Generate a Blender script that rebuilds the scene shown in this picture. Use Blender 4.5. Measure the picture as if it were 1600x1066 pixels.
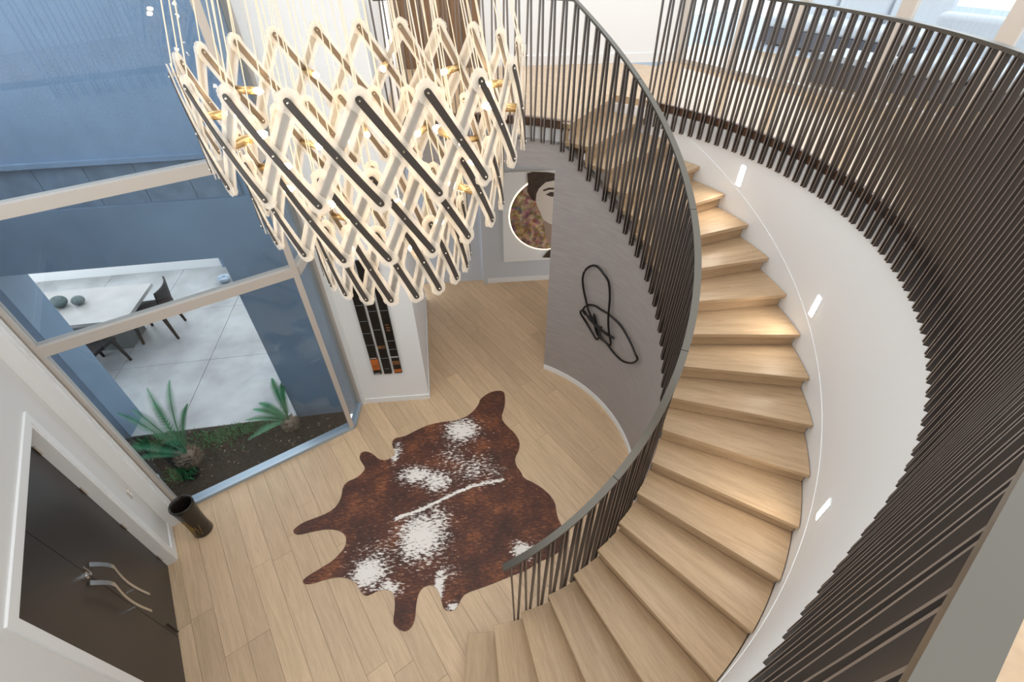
import bpy, bmesh, math, random
import numpy as np
from mathutils import Matrix, Vector, noise as mnoise
random.seed(7)
for o in list(bpy.data.objects): bpy.data.objects.remove(o)
S = bpy.context.scene
COL = S.collection
PI = math.pi
# ------------------------------------------------------------------ camera
FPX, PITCH, ROLL, CAMZ = 741.03, 0.72955, -0.00664, 5.3107
fw = np.array([0, math.cos(PITCH), -math.sin(PITCH)])
r0 = np.array([1., 0, 0]); u0 = np.cross(r0, fw)
CR = math.cos(ROLL)*r0 + math.sin(ROLL)*u0
CU = -math.sin(ROLL)*r0 + math.cos(ROLL)*u0
cam = bpy.data.cameras.new('camera'); co = bpy.data.objects.new('camera', cam); COL.objects.link(co)
cam.sensor_width = 36; cam.lens = 36*FPX/1600; cam.clip_start = .02
m = Matrix.Identity(4)
for i in range(3):
    m[i][0] = CR[i]; m[i][1] = CU[i]; m[i][2] = -fw[i]
m[2][3] = CAMZ
co.matrix_world = m
S.camera = co
# ------------------------------------------------------------------ world, exposure
w = bpy.data.worlds.new('world'); S.world = w; w.use_nodes = True
w.node_tree.nodes['Background'].inputs[0].default_value = (.93, .97, 1.0, 1)
w.node_tree.nodes['Background'].inputs[1].default_value = 1.5
S.view_settings.view_transform = 'Standard'; S.view_settings.look = 'None'
S.view_settings.exposure = 0.52; S.view_settings.gamma = 1

# pixel helpers: a pixel of the photograph gives a direction, a known surface gives the distance
def ray(px):
    return fw + (px[0]-800)/FPX*CR - (px[1]-533)/FPX*CU
def fl(px, z=0.):
    v = ray(px); t = (z-CAMZ)/v[2]; return np.array([t*v[0], t*v[1], z])
def onplane(px, A, d):
    v = ray(px); n = np.array([-d[1], d[0]])
    t = (np.array(A[:2]) @ n)/(v[:2] @ n); return np.array([t*v[0], t*v[1], CAMZ+t*v[2]])
SC = np.array([-.4415, 3.5304])          # axis of the stair
RO, RI = 3.257, 2.0
TH0, DTH, RISE = .76576, .129286, .175
ZU = 3.68
def oncyl(px, R):
    v = ray(px); o = -SC; a = v[0]**2+v[1]**2; b = 2*(o@v[:2]); c = o@o-R*R
    t = (-b+math.sqrt(max(0, b*b-4*a*c)))/(2*a)
    P = np.array([t*v[0], t*v[1], CAMZ+t*v[2]])
    return math.atan2(P[1]-SC[1], P[0]-SC[0]), P[2]
def cyl(th, r, z): return Vector((SC[0]+r*math.cos(th), SC[1]+r*math.sin(th), z))
def nose(th): return RISE*(19-(TH0-th)/DTH)          # height of the nosing line
def rout(th):                                       # plan radius of the gallery edge: a circle that runs out straight
    a = math.radians(-52.6)
    return RO if th > a else RO/math.cos(th-a)

# ------------------------------------------------------------------ materials
def nt(name):
    m = bpy.data.materials.new(name); m.use_nodes = True
    return m, m.node_tree, m.node_tree.nodes['Principled BSDF']
def mat(name, col, rough=.5, metal=0., bump=0., bscale=40., var=0., vscale=6., spec=.5):
    m, t, b = nt(name)
    b.inputs['Base Color'].default_value = (*col, 1); b.inputs['Roughness'].default_value = rough
    b.inputs['Metallic'].default_value = metal; b.inputs['Specular IOR Level'].default_value = spec
    if var or bump:
        tc = t.nodes.new('ShaderNodeTexCoord')
    if var:
        n = t.nodes.new('ShaderNodeTexNoise'); n.inputs['Scale'].default_value = vscale; n.inputs['Detail'].default_value = 5
        t.links.new(tc.outputs['Object'], n.inputs['Vector'])
        rp = t.nodes.new('ShaderNodeValToRGB')
        rp.color_ramp.elements[0].position = .3; rp.color_ramp.elements[1].position = .7
        rp.color_ramp.elements[0].color = (*[c*(1-var) for c in col], 1)
        rp.color_ramp.elements[1].color = (*[min(1, c*(1+var)) for c in col], 1)
        t.links.new(n.outputs['Fac'], rp.inputs['Fac']); t.links.new(rp.outputs['Color'], b.inputs['Base Color'])
    if bump:
        n2 = t.nodes.new('ShaderNodeTexNoise'); n2.inputs['Scale'].default_value = bscale; n2.inputs['Detail'].default_value = 4
        t.links.new(tc.outputs['Object'], n2.inputs['Vector'])
        bp = t.nodes.new('ShaderNodeBump'); bp.inputs['Strength'].default_value = bump; bp.inputs['Distance'].default_value = .01
        t.links.new(n2.outputs['Fac'], bp.inputs['Height']); t.links.new(bp.outputs['Normal'], b.inputs['Normal'])
    return m
def wood(name, c1, c2, rough=.42, stretch=(1.2, 14, 14), rnd=.35, seams=0.):
    m, t, b = nt(name); N = t.nodes.new; L = t.links.new
    tc = N('ShaderNodeTexCoord'); oi = N('ShaderNodeObjectInfo')
    mp = N('ShaderNodeMapping'); mp.inputs['Scale'].default_value = stretch
    add = N('ShaderNodeVectorMath'); add.operation = 'ADD'
    mul = N('ShaderNodeMath'); mul.operation = 'MULTIPLY'; mul.inputs[1].default_value = 37
    cmb = N('ShaderNodeCombineXYZ')
    L(oi.outputs['Random'], mul.inputs[0]); L(mul.outputs[0], cmb.inputs[0]); L(mul.outputs[0], cmb.inputs[1])
    L(tc.outputs['Object'], mp.inputs['Vector']); L(mp.outputs[0], add.inputs[0]); L(cmb.outputs[0], add.inputs[1])
    n = N('ShaderNodeTexNoise'); n.inputs['Scale'].default_value = 1.6; n.inputs['Detail'].default_value = 7; n.inputs['Roughness'].default_value = .62; n.inputs['Distortion'].default_value = 1.1
    L(add.outputs[0], n.inputs['Vector'])
    n3 = N('ShaderNodeTexNoise'); n3.inputs['Scale'].default_value = 9; n3.inputs['Detail'].default_value = 3
    L(add.outputs[0], n3.inputs['Vector'])
    mx = N('ShaderNodeMath'); mx.operation = 'MULTIPLY_ADD'; mx.inputs[1].default_value = .28
    L(n3.outputs['Fac'], mx.inputs[0]); L(n.outputs['Fac'], mx.inputs[2])
    rp = N('ShaderNodeValToRGB'); rp.color_ramp.elements[0].position = .42; rp.color_ramp.elements[1].position = .82
    rp.color_ramp.elements[0].color = (*c2, 1); rp.color_ramp.elements[1].color = (*c1, 1)
    L(mx.outputs[0], rp.inputs['Fac'])
    hs = N('ShaderNodeHueSaturation')
    mr = N('ShaderNodeMapRange'); mr.inputs['To Min'].default_value = 1-rnd*.5; mr.inputs['To Max'].default_value = 1+rnd*.4
    L(oi.outputs['Random'], mr.inputs['Value']); L(mr.outputs[0], hs.inputs['Value']); L(rp.outputs[0], hs.inputs['Color'])
    L(hs.outputs[0], b.inputs['Base Color']); b.inputs['Roughness'].default_value = rough
    bp = N('ShaderNodeBump'); bp.inputs['Strength'].default_value = .08; bp.inputs['Distance'].default_value = .004
    L(n.outputs['Fac'], bp.inputs['Height']); L(bp.outputs[0], b.inputs['Normal'])
    return m
def emit(name, col, s):
    m, t, b = nt(name)
    b.inputs['Base Color'].default_value = (*col, 1)
    b.inputs['Emission Color'].default_value = (*col, 1); b.inputs['Emission Strength'].default_value = s
    return m
def glass(name, tint, refl=1.45):
    m, t, b = nt(name); N = t.nodes.new; L = t.links.new
    t.nodes.remove(b); out = t.nodes['Material Output']
    tr = N('ShaderNodeBsdfTransparent'); tr.inputs[0].default_value = (*tint, 1)
    gl = N('ShaderNodeBsdfGlossy'); gl.inputs['Roughness'].default_value = 0.01
    fr = N('ShaderNodeFresnel'); ge = N('ShaderNodeNewGeometry')
    mr = N('ShaderNodeMapRange'); mr.inputs['To Min'].default_value = refl; mr.inputs['To Max'].default_value = 1/refl   # same reflectance on both faces of the pane
    L(ge.outputs['Backfacing'], mr.inputs['Value']); L(mr.outputs[0], fr.inputs['IOR'])
    mx = N('ShaderNodeMixShader'); L(fr.outputs[0], mx.inputs[0]); L(tr.outputs[0], mx.inputs[1]); L(gl.outputs[0], mx.inputs[2])
    L(mx.outputs[0], out.inputs[0])
    return m
def acrylic_mat():
    m, t, b = nt('frosted_acrylic'); N = t.nodes.new; L = t.links.new
    out = t.nodes['Material Output']
    b.inputs['Base Color'].default_value = (.93, .88, .8, 1); b.inputs['Roughness'].default_value = .35
    tl = N('ShaderNodeBsdfTranslucent'); tl.inputs[0].default_value = (.97, .92, .84, 1)
    tr = N('ShaderNodeBsdfTransparent'); tr.inputs[0].default_value = (.97, .97, .97, 1)
    m1 = N('ShaderNodeMixShader'); m1.inputs[0].default_value = .5
    L(b.outputs[0], m1.inputs[1]); L(tl.outputs[0], m1.inputs[2])
    m2 = N('ShaderNodeMixShader'); m2.inputs[0].default_value = .58
    L(m1.outputs[0], m2.inputs[1]); L(tr.outputs[0], m2.inputs[2]); L(m2.outputs[0], out.inputs[0])
    return m
OAK1, OAK2 = (.68, .485, .31), (.53, .37, .225)
M = dict(
    plank=wood('oak_plank', OAK1, OAK2, .4, rnd=.22), tread=wood('oak_tread', (.56, .39, .235), (.42, .28, .16), .42, rnd=.12),
    gap=mat('joint_dark', (.22, .14, .08), .8), upfloor=wood('oak_gallery', (.60, .42, .26), (.5, .34, .2), .13, (3, 3, 3), 0),
    white=mat('white_plaster', (.86, .86, .855), .7, bump=.04, bscale=90), trim=mat('white_trim', (.84, .84, .83), .4),
    offwhite=mat('door_wall_white', (.74, .73, .71), .6, bump=.04, bscale=60),
    grey=mat('grey_wall', (.60, .62, .65), .6), greyplaster=None,
    blue=mat('blue_render', (.19, .28, .41), .75, bump=.5, bscale=70, var=.06, vscale=5),
    blue2=mat('blue_smooth', (.19, .275, .38), .6, var=.1, vscale=2), tile=mat('slate_tile', (.18, .25, .34), .5, var=.18, vscale=7, bump=.15, bscale=20),
    alu=mat('bronze_aluminium', (.60, .54, .48), .4, .2), sill=mat('sill_aluminium', (.42, .50, .58), .35, .4),
    glass=glass('window_glass', (.93, .965, .985), 1.5), glass2=glass('gallery_glass', (.95, .98, 1)),
    bronze=mat('dark_bronze', (.055, .045, .040), .38, .35), edge=mat('painted_light_edge', (.24, .20, .175), .4, .5), rail=mat('rail_bronze', (.12, .108, .09), .3, .7),
    door=mat('dark_door', (.040, .033, .030), .38, .1), steel=mat('brushed_steel', (.62, .61, .59), .28, .95),
    nosing=wood('dark_nosing', (.16, .085, .05), (.10, .05, .03), .4, rnd=0), black=mat('black_metal', (.012, .010, .009), .35, .3),
    concrete=mat('patio_concrete', (.37, .375, .38), .35, var=.28, vscale=1.6), stone=mat('table_stone', (.42, .405, .39), .35, var=.12, vscale=2.5),
    basestone=mat('table_base', (.09, .11, .11), .5), chair=mat('chair_timber', (.008, .007, .008), .6, spec=.25), pebble=mat('river_stone', (.10, .13, .13), .6, var=.3, vscale=14),
    soil=mat('mulch_soil', (.008, .006, .0055), .9, bump=1, bscale=60, var=.4, vscale=30), chip=mat('bark_chip', (.018, .013, .011), .85), chip2=mat('pale_chip', (.30, .24, .18), .85),
    frond=mat('palm_frond', (.035, .20, .085), .4, var=.35, vscale=9), trunk=mat('palm_trunk', (.20, .145, .105), .8, var=.3, vscale=40), grass=mat('ground_cover', (.03, .19, .06), .6, var=.5, vscale=30),
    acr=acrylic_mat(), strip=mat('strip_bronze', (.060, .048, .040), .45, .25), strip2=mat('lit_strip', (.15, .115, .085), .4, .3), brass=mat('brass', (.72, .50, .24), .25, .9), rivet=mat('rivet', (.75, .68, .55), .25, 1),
    cable=mat('cream_cable', (.80, .70, .56), .5), bulb=emit('lit_bulb', (1, .74, .44), 55), led=emit('led', (1, .97, .92), 7),
    ceramic=mat('blackened_ceramic', (.018, .014, .010), .25), gold=mat('gilt_streak', (.42, .27, .07), .35, .6), cushion=mat('white_cushion', (.58, .60, .63), .8),
    roofmetal=mat('pale_roof', (.36, .43, .50), .4, .2), deck=mat('terrace_paving', (.42, .46, .51), .5, var=.05), wicker=mat('dark_wicker', (.10, .10, .12), .7, bump=.6, bscale=120),
    canvas=mat('white_canvas', (.84, .84, .82), .6), batten=wood('brown_timber', (.26, .15, .08), (.15, .08, .04), .4, (8, 8, .7), .3), pale=mat('pale_door', (.62, .66, .72), .5),
)
def greyplaster():
    m, t, b = nt('brushed_plaster'); N = t.nodes.new; L = t.links.new
    tc = N('ShaderNodeTexCoord'); mp = N('ShaderNodeMapping'); mp.inputs['Scale'].default_value = (1.5, 1.5, 14)
    n = N('ShaderNodeTexNoise'); n.inputs['Scale'].default_value = 3; n.inputs['Detail'].default_value = 8
    L(tc.outputs['Object'], mp.inputs[0]); L(mp.outputs[0], n.inputs['Vector'])
    rp = N('ShaderNodeValToRGB'); rp.color_ramp.elements[0].position = .3; rp.color_ramp.elements[1].position = .72
    rp.color_ramp.elements[0].color = (.345, .31, .295, 1); rp.color_ramp.elements[1].color = (.40, .362, .348, 1)
    L(n.outputs['Fac'], rp.inputs[0]); L(rp.outputs[0], b.inputs['Base Color']); b.inputs['Roughness'].default_value = .6
    return m
M['greyplaster'] = greyplaster()

# ------------------------------------------------------------------ mesh helpers
class MB:
    def __init__(s): s.v = []; s.f = []; s.mi = []
    def add(s, vs, fs, mi=0):
        o = len(s.v); s.v += [tuple(map(float, x)) for x in vs]
        for f in fs: s.f.append(tuple(i+o for i in f)); s.mi.append(mi)
        return s
    def box(s, c, e, X=(1, 0, 0), Y=(0, 1, 0), Z=(0, 0, 1), mi=0):
        c = Vector(c); X = Vector(X)*e[0]/2; Y = Vector(Y)*e[1]/2; Z = Vector(Z)*e[2]/2
        vs = [c+a*X+b*Y+d*Z for d in (-1, 1) for b in (-1, 1) for a in (-1, 1)]
        return s.add(vs, [(0, 2, 3, 1), (4, 5, 7, 6), (0, 1, 5, 4), (2, 6, 7, 3), (0, 4, 6, 2), (1, 3, 7, 5)], mi)
    def prism(s, pts, z0, z1, mi=0):
        n = len(pts); vs = [(p[0], p[1], z0) for p in pts]+[(p[0], p[1], z1) for p in pts]
        return s.add(vs, [tuple(range(n-1, -1, -1)), tuple(range(n, 2*n))]+[(i, (i+1) % n, n+(i+1) % n, n+i) for i in range(n)], mi)
    def tube(s, pts, r, n=8, mi=0, closed=False):
        pts = [Vector(p) for p in pts]; k = len(pts); rings = []
        rs = r if isinstance(r, (list, tuple)) else [r]*k
        up = Vector((0, 0, 1))
        for i, p in enumerate(pts):
            a = pts[(i-1) % k] if (closed or i > 0) else p; b = pts[(i+1) % k] if (closed or i < k-1) else p
            t = (b-a).normalized(); ref = up if abs(t.z) < .95 else Vector((1, 0, 0))
            x = t.cross(ref).normalized(); y = t.cross(x)
            rings.append([p+rs[i]*(math.cos(2*PI*j/n)*x+math.sin(2*PI*j/n)*y) for j in range(n)])
        vs = [v for g in rings for v in g]; fs = []
        for i in range(k if closed else k-1):
            a = i*n; b = ((i+1) % k)*n
            fs += [(a+j, a+(j+1) % n, b+(j+1) % n, b+j) for j in range(n)]
        if not closed: fs += [tuple(range(n-1, -1, -1)), tuple((k-1)*n+j for j in range(n))]
        return s.add(vs, fs, mi)
    def lathe(s, prof, c=(0, 0, 0), n=24, mi=0, cap=True):
        vs = []; k = len(prof)
        for (r, z) in prof: vs += [(c[0]+r*math.cos(2*PI*j/n), c[1]+r*math.sin(2*PI*j/n), c[2]+z) for j in range(n)]
        fs = [(i*n+j, i*n+(j+1) % n, (i+1)*n+(j+1) % n, (i+1)*n+j) for i in range(k-1) for j in range(n)]
        if cap: fs += [tuple(range(n-1, -1, -1)), tuple((k-1)*n+j for j in range(n))]
        return s.add(vs, fs, mi)
    def sweep(s, secs, mi=0, closed=False, cap=True):
        k = len(secs); n = len(secs[0]); vs = [v for g in secs for v in g]; fs = []
        for i in range(k if closed else k-1):
            a = i*n; b = ((i+1) % k)*n
            fs += [(a+j, a+(j+1) % n, b+(j+1) % n, b+j) for j in range(n)]
        if cap and not closed: fs += [tuple(range(n-1, -1, -1)), tuple((k-1)*n+j for j in range(n))]
        return s.add(vs, fs, mi)
    def mesh(s, name, mats, smooth=False):
        me = bpy.data.meshes.new(name); me.from_pydata(s.v, [], s.f)
        for mm in (mats if isinstance(mats, (list, tuple)) else [mats]): me.materials.append(mm)
        for p, i in zip(me.polygons, s.mi): p.material_index = i; p.use_smooth = smooth
        bm = bmesh.new(); bm.from_mesh(me); bmesh.ops.recalc_face_normals(bm, faces=bm.faces); bm.to_mesh(me); bm.free()
        return me
    def build(s, name, mats, parent=None, smooth=False, loc=None):
        me = s.mesh(name, mats, smooth)
        return put(name, me, parent, loc)
def put(name, me, parent=None, loc=None, mw=None):
    o = bpy.data.objects.new(name, me); COL.objects.link(o)
    if parent: o.parent = parent
    if mw is not None: o.matrix_local = mw
    elif loc is not None: o.location = loc
    return o
def tag(o, label, cat, group=None, kind=None):
    o['label'] = label; o['category'] = cat
    if group: o['group'] = group
    if kind: o['kind'] = kind
    return o
def empty(name, loc=(0, 0, 0), rz=0):
    o = bpy.data.objects.new(name, None); COL.objects.link(o); o.location = loc; o.rotation_euler = (0, 0, rz); o.empty_display_size = .1
    return o
def smooth_angle(o, deg=35):
    me = o.data
    for p in me.polygons: p.use_smooth = True
    try: me.set_sharp_from_angle(angle=math.radians(deg))
    except Exception: pass
def clip(poly, a, n):           # keep the side where (p-a).n >= 0
    out = []
    for i in range(len(poly)):
        p, q = np.array(poly[i]), np.array(poly[(i+1) % len(poly)])
        dp, dq = (p-a) @ n, (q-a) @ n
        if dp >= 0: out.append(tuple(p))
        if (dp >= 0) != (dq >= 0): out.append(tuple(p+(q-p)*dp/(dp-dq)))
    return out

# ------------------------------------------------------------------ plan
D0 = np.array([-3.807, 2.256]); ED = np.array([.570, -.8217]); ND = np.array([.8217, .570])   # door wall
W0 = np.array([-3.98, 2.900]); W1 = np.array([-2.221, 4.109]); EW = (W1-W0)/np.hypot(*(W1-W0)); NW = np.array([-EW[1], EW[0]])  # window, NW points outdoors
P0 = np.array([-2.215, 4.594]); P1 = np.array([-1.230, 4.684]); EP = (P1-P0)/np.hypot(*(P1-P0)); NP = np.array([-EP[1], EP[0]])  # white wall
P2 = np.array([-1.600, 7.10])
A0 = np.array([-.466, 7.646]); EA = np.array([.9955, .0948]); NA = np.array([-EA[1], EA[0]])      # corridor end wall
F0 = np.array([-5.253, 4.013]); EF = np.array([.9877, .1564]); NF = np.array([-EF[1], EF[0]])     # facade across the garden
def dw(s, off=0., z=0.): p = D0+s*ED+off*ND; return Vector((p[0], p[1], z))
def ww(s, off=0., z=0.): p = W0+s*EW+off*NW; return Vector((p[0], p[1], z))
def fc(s, off=0., z=0.): p = F0+s*EF+off*NF; return Vector((p[0], p[1], z))
def v3(a, z=0.): return Vector((a[0], a[1], z))
X3 = lambda e: (e[0], e[1], 0)
LW = float(np.hypot(*(W1-W0)))

# ------------------------------------------------------------------ floor with single planks
sub = MB().prism([(-4.4, 1.0), (-2.6, -1.6), (3.2, -1.6), (3.2, 9), (-1.7, 9), (-2.2, 4.6), (-2.25, 4.15), (-4.05, 2.93)], -.12, -.014)
floor = tag(sub.build('floor', M['gap']), 'light oak plank floor of the entrance foyer', 'floor', kind='structure')
ang = math.radians(-54.6); ex = np.array([math.cos(ang), math.sin(ang)]); ey = np.array([-ex[1], ex[0]])
PWID = .21; row = 0
for j in range(-16, 34):
    y0 = j*PWID; x = -8.5-random.random()*1.9
    while x < 4.5:
        L = random.choice((1.5, 1.8, 1.9, 2.1)); x1 = x+L
        rect = [(x, y0), (x1, y0), (x1, y0+PWID), (x, y0+PWID)]
        g = .0012
        rect = [(x+g, y0+g), (x1-g, y0+g), (x1-g, y0+PWID-g), (x+g, y0+PWID-g)]
        wp = [tuple(a*ex+b*ey) for a, b in rect]
        x = x1
        wp = clip(wp, D0-.02*ND, ND)
        if len(wp) >= 3: wp = clip(wp, np.array([0, -.9]), np.array([0, 1.]))
        if len(wp) >= 3: wp = clip(wp, np.array([0, 8.2]), np.array([0, -1.]))
        if len(wp) < 3: continue
        pieces = [clip(wp, W0, -NW)]
        q = clip(wp, W0, NW)
        if len(q) >= 3: pieces.append(clip(q, np.array([-2.27, 4.1]), np.array([1., 0])))
        pieces = [q for q in pieces if len(q) >= 3]
        if not pieces: continue
        pts = [p for q in pieces for p in q]; cen = np.mean(pts, axis=0)
        vis = False
        for p in pts+[tuple(cen)]:
            d = np.array(p)-SC; r = np.hypot(*d); th = math.degrees(math.atan2(d[1], d[0]))
            if r < RI+.03 or not (-93 < th < 60): vis = True
        if not vis or cen[0] > 3 or all(q[0] < -1.62 and q[1] > 4.7 for q in pts): continue
        mb = MB()
        for q in pieces:
            loc = [((np.array(p)-cen) @ ex, (np.array(p)-cen) @ ey) for p in q]
            mb.prism(loc, -.014, 0)
        o = mb.build('floor_plank', M['plank'], floor)
        o.matrix_local = Matrix.Translation((cen[0], cen[1], 0)) @ Matrix.Rotation(ang, 4, 'Z')

# ------------------------------------------------------------------ curved walls
def arc(a0, a1, step=2.): 
    n = max(2, int(abs(a1-a0)/step)+1); return [math.radians(a0+(a1-a0)*i/(n-1)) for i in range(n)]
def curved_wall(name, angs, r0, r1, z0, z1, m):
    secs = []
    for t in angs:
        za = z0(t) if callable(z0) else z0; zb = z1(t) if callable(z1) else z1
        a = r0(t) if callable(r0) else r0; b = r1(t) if callable(r1) else r1
        secs.append([cyl(t, a, za), cyl(t, b, za), cyl(t, b, zb), cyl(t, a, zb)])
    o = MB().sweep(secs).build(name, m); smooth_angle(o); return o
AEND = 61.9
wi = curved_wall('wall_stair_inner', arc(-88, AEND), RI, RI+.09, 0., lambda t: max(.02, min(3.45, nose(t)-.235)), M['greyplaster'])
tag(wi, 'curved grey brushed plaster wall below the stair', 'wall', kind='structure')
wl = curved_wall('wall_lintel', arc(AEND, 116), RI, RI+.12, 3.17, 3.46, M['greyplaster']); tag(wl, 'curved grey plaster band over the corridor opening', 'wall', kind='structure')
bs = curved_wall('baseboard_stair', arc(-60, AEND), RI-.016, RI+.004, .0, .085, M['trim']); tag(bs, 'curved white baseboard at the foot of the grey wall', 'baseboard', kind='structure')
wo = curved_wall('wall_stair_outer', arc(-112, 62), rout, lambda t: rout(t)+.14, 0., 3.60, M['white']); tag(wo, 'tall curved white wall on the outer side of the stair', 'wall', kind='structure')
sk = curved_wall('trim_1', arc(-88, 51), lambda t: rout(t)-.006, lambda t: rout(t)+.004, lambda t: max(.0, nose(t)-.30), lambda t: nose(t)+.17, M['white'])
tag(sk, 'white stair skirting rising along the curved outer wall', 'trim', kind='structure')

# ------------------------------------------------------------------ gallery floor
gf = MB()
def ringfloor(angs, ra, rb, z0, z1, mb, mi=0):
    secs = [[cyl(t, ra(t) if callable(ra) else ra, z0), cyl(t, rb, z0), cyl(t, rb, z1), cyl(t, ra(t) if callable(ra) else ra, z1)] for t in angs]
    mb.sweep(secs, mi)
ringfloor(arc(math.degrees(TH0+2*DTH), 113), RI+.10, 5.0, 3.2, ZU, gf)
ringfloor(arc(-112, math.degrees(TH0+2*DTH)), lambda t: rout(t)+.03, 6.9, 3.55, ZU, gf)
tag(gf.build('floor_upper', M['upfloor']), 'oak floor of the upper gallery', 'floor', kind='structure')
n1 = curved_wall('trim_2', arc(-112, 50.6), lambda t: rout(t)+.0, lambda t: rout(t)+.04, 3.605, ZU+.004, M['nosing']); tag(n1, 'dark brown edge strip of the gallery floor behind the outer slats', 'trim', kind='structure')
n2 = curved_wall('trim_3', arc(58.7, 114), RI+.05, RI+.11, 3.60, ZU+.004, M['nosing']); tag(n2, 'dark brown edge strip of the gallery floor over the corridor', 'trim', kind='structure')
n3 = curved_wall('trim_4', arc(58.7, 114), RI+.07, RI+.11, 3.46, 3.60, M['white']); tag(n3, 'white slab edge above the grey band', 'trim', kind='structure')

gwl = curved_wall('wall_gallery', arc(-112, -8), 6.75, 6.9, ZU, ZU+2.4, M['white']); tag(gwl, 'white outer wall of the gallery behind the camera', 'wall', kind='structure')

# ------------------------------------------------------------------ staircase
stair = tag(empty('staircase', (SC[0], SC[1], 0)), 'curved light oak staircase winding up between two walls', 'staircase')
def sector(ra, rb, t0, t1, z0, z1, n=6):
    pts = [(ra*math.cos(t), ra*math.sin(t)) for t in np.linspace(t0, t1, n)]+[(rb*math.cos(t), rb*math.sin(t)) for t in np.linspace(t1, t0, n)]
    return MB().prism(pts, z0, z1)
tm = sector(RI-.0, RO-.014, -.012, DTH+.004, -.042, 0).mesh('tread', M['tread'])
rm = sector(RI+.012, RO-.016, .004, .012, -RISE, -.042).mesh('riser', M['tread'])
bm_ = bmesh.new(); bm_.from_mesh(tm); bmesh.ops.bevel(bm_, geom=[e for e in bm_.edges], offset=.003, segments=1, affect='EDGES'); bm_.to_mesh(tm); bm_.free()
for k in range(-1, 19):
    a = TH0-DTH*k; z = RISE*(19-k)
    mw = Matrix.Translation((0, 0, z)) @ Matrix.Rotation(a, 4, 'Z')
    put('tread', tm, stair, mw=mw)
    if k < 18: put('riser', rm, stair, mw=mw)
    else: put('riser', sector(RI+.012, RO-.016, .004, .012, -RISE+.002, -.042).mesh('riser', M['tread']), stair, mw=mw)
mw = Matrix.Translation((0, 0, ZU-.001)) @ Matrix.Rotation(TH0+2*DTH, 4, 'Z'); put('riser', rm, stair, mw=mw)
put('landing_nosing', sector(RI+.0, RO, -.012, .03, -.042, .004).mesh('landing_nosing', M['tread']), stair, mw=mw)

# ------------------------------------------------------------------ slatted balustrades
def slat(pb, pt, rad, th=.012, dep=.036):
    pb, pt = Vector(pb), Vector(pt); Z = (pt-pb); L = Z.length; Z.normalize()
    rad = Vector(rad); rad = (rad-rad.dot(Z)*Z).normalized(); T = Z.cross(rad)
    mb = MB().box((pb+pt)/2, (dep, th, L), rad, T, Z)
    mb.mi = [0, 0, 0, 0, 1, 1]        # two narrow edges coloured lighter, painting in the light from the void
    return mb
def rail_sweep(angs, rf, zf, wd=.056, hh=.022):
    return [[cyl(t, rf(t)-wd/2, zf(t)-hh), cyl(t, rf(t)+wd/2, zf(t)-hh), cyl(t, rf(t)+wd/2, zf(t)), cyl(t, rf(t)-wd/2, zf(t))] for t in angs]
ZR = 4.766
def balustrade(name, label, t_hi, t_lo, pitch, rf, zb, zt, breaks):
    root = tag(empty(name, cyl(math.radians(t_hi), rf(math.radians(t_hi)), zb(math.radians(t_hi)))), label, 'railing')
    base = root.location.copy()
    t = t_hi; i = 0
    while t > t_lo:
        tr = math.radians(t); loc = pitch*RO/rf(tr) if rf(tr) > RO+.001 else pitch
        hp = math.radians(loc)/2
        for sgn in (1, -1):
            ta = tr+sgn*.0048*3.2/rf(tr); tb = tr+sgn*(hp-.0044*3.2/rf(tr))
            pb, pt = cyl(ta, rf(ta), zb(tr)), cyl(tb, rf(tb), zt(tb)-.012)
            mid = max((ta+tb)/2, math.radians(-52.6)) if rf(tr) > 2.5 else (ta+tb)/2
            mb = slat(pb-base, pt-base, (math.cos(mid), math.sin(mid), 0))
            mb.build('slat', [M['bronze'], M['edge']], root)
        t -= loc
    for a, b in zip(breaks[:-1], breaks[1:]):
        o = MB().sweep([[v-base for v in s] for s in rail_sweep(arc(a-.06, b+.06, 1.5), rf, zt)]).build('handrail', M['rail'], root); smooth_angle(o)
    return root
balustrade('gallery_balustrade', 'dark bronze zigzag slat balustrade curving along the gallery edge to the camera', 50.1, -96, 2.09,
           lambda t: rout(t)-.028, lambda t: 3.43, lambda t: ZR, [51.2, 20, -12, -44, -62, -97])
fl_top = math.radians(58.7)
balustrade('stair_balustrade', 'dark bronze zigzag slat balustrade climbing the inner side of the stair', 114, -79, 3.4,
           lambda t: RI-.028, lambda t: max(.02, min(3.46, nose(t)-.30)), lambda t: min(ZR, nose(t)+1.09), [114.5, 78, 58.7, 36.1, 4.4, -25, -52, -79.6])

# ------------------------------------------------------------------ wall lights of the stair
for q, lab in (((1158, 275), 'small lit recessed step light nearest the top of the stair'), ((1274, 479), 'small lit recessed step light halfway up the curved wall'), ((1287, 797), 'small lit recessed step light lowest on the curved wall')):
    th, zc = oncyl(q, RO-.004)
    root = tag(empty('step_light', cyl(th, RO-.004, zc)), lab, 'wall light', 'step lights along the stair wall'); root.rotation_euler = (0, 0, th)
    MB().box((.0, 0, 0), (.008, .078, .235)).build('frame', M['trim'], root)
    MB().box((-.005, 0, 0), (.006, .062, .215)).build('diffuser', M['led'], root)
    ld = bpy.data.lights.new('step_lamp', 'AREA'); ld.shape = 'RECTANGLE'; ld.size = .06; ld.size_y = .2; ld.energy = 1.1; ld.spread = math.radians(120); ld.color = (1, .93, .82)
    lo = bpy.data.objects.new('step_lamp', ld); COL.objects.link(lo); lo.parent = root
    lo.matrix_local = Matrix.Translation((-.02, 0, -.02)) @ Matrix.Rotation(math.radians(90), 4, 'Y') @ Matrix.Rotation(math.radians(90), 4, 'Z')
    lo.rotation_euler = (0, math.radians(50), 0); lo.location = (-.05, 0, -.02)

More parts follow.
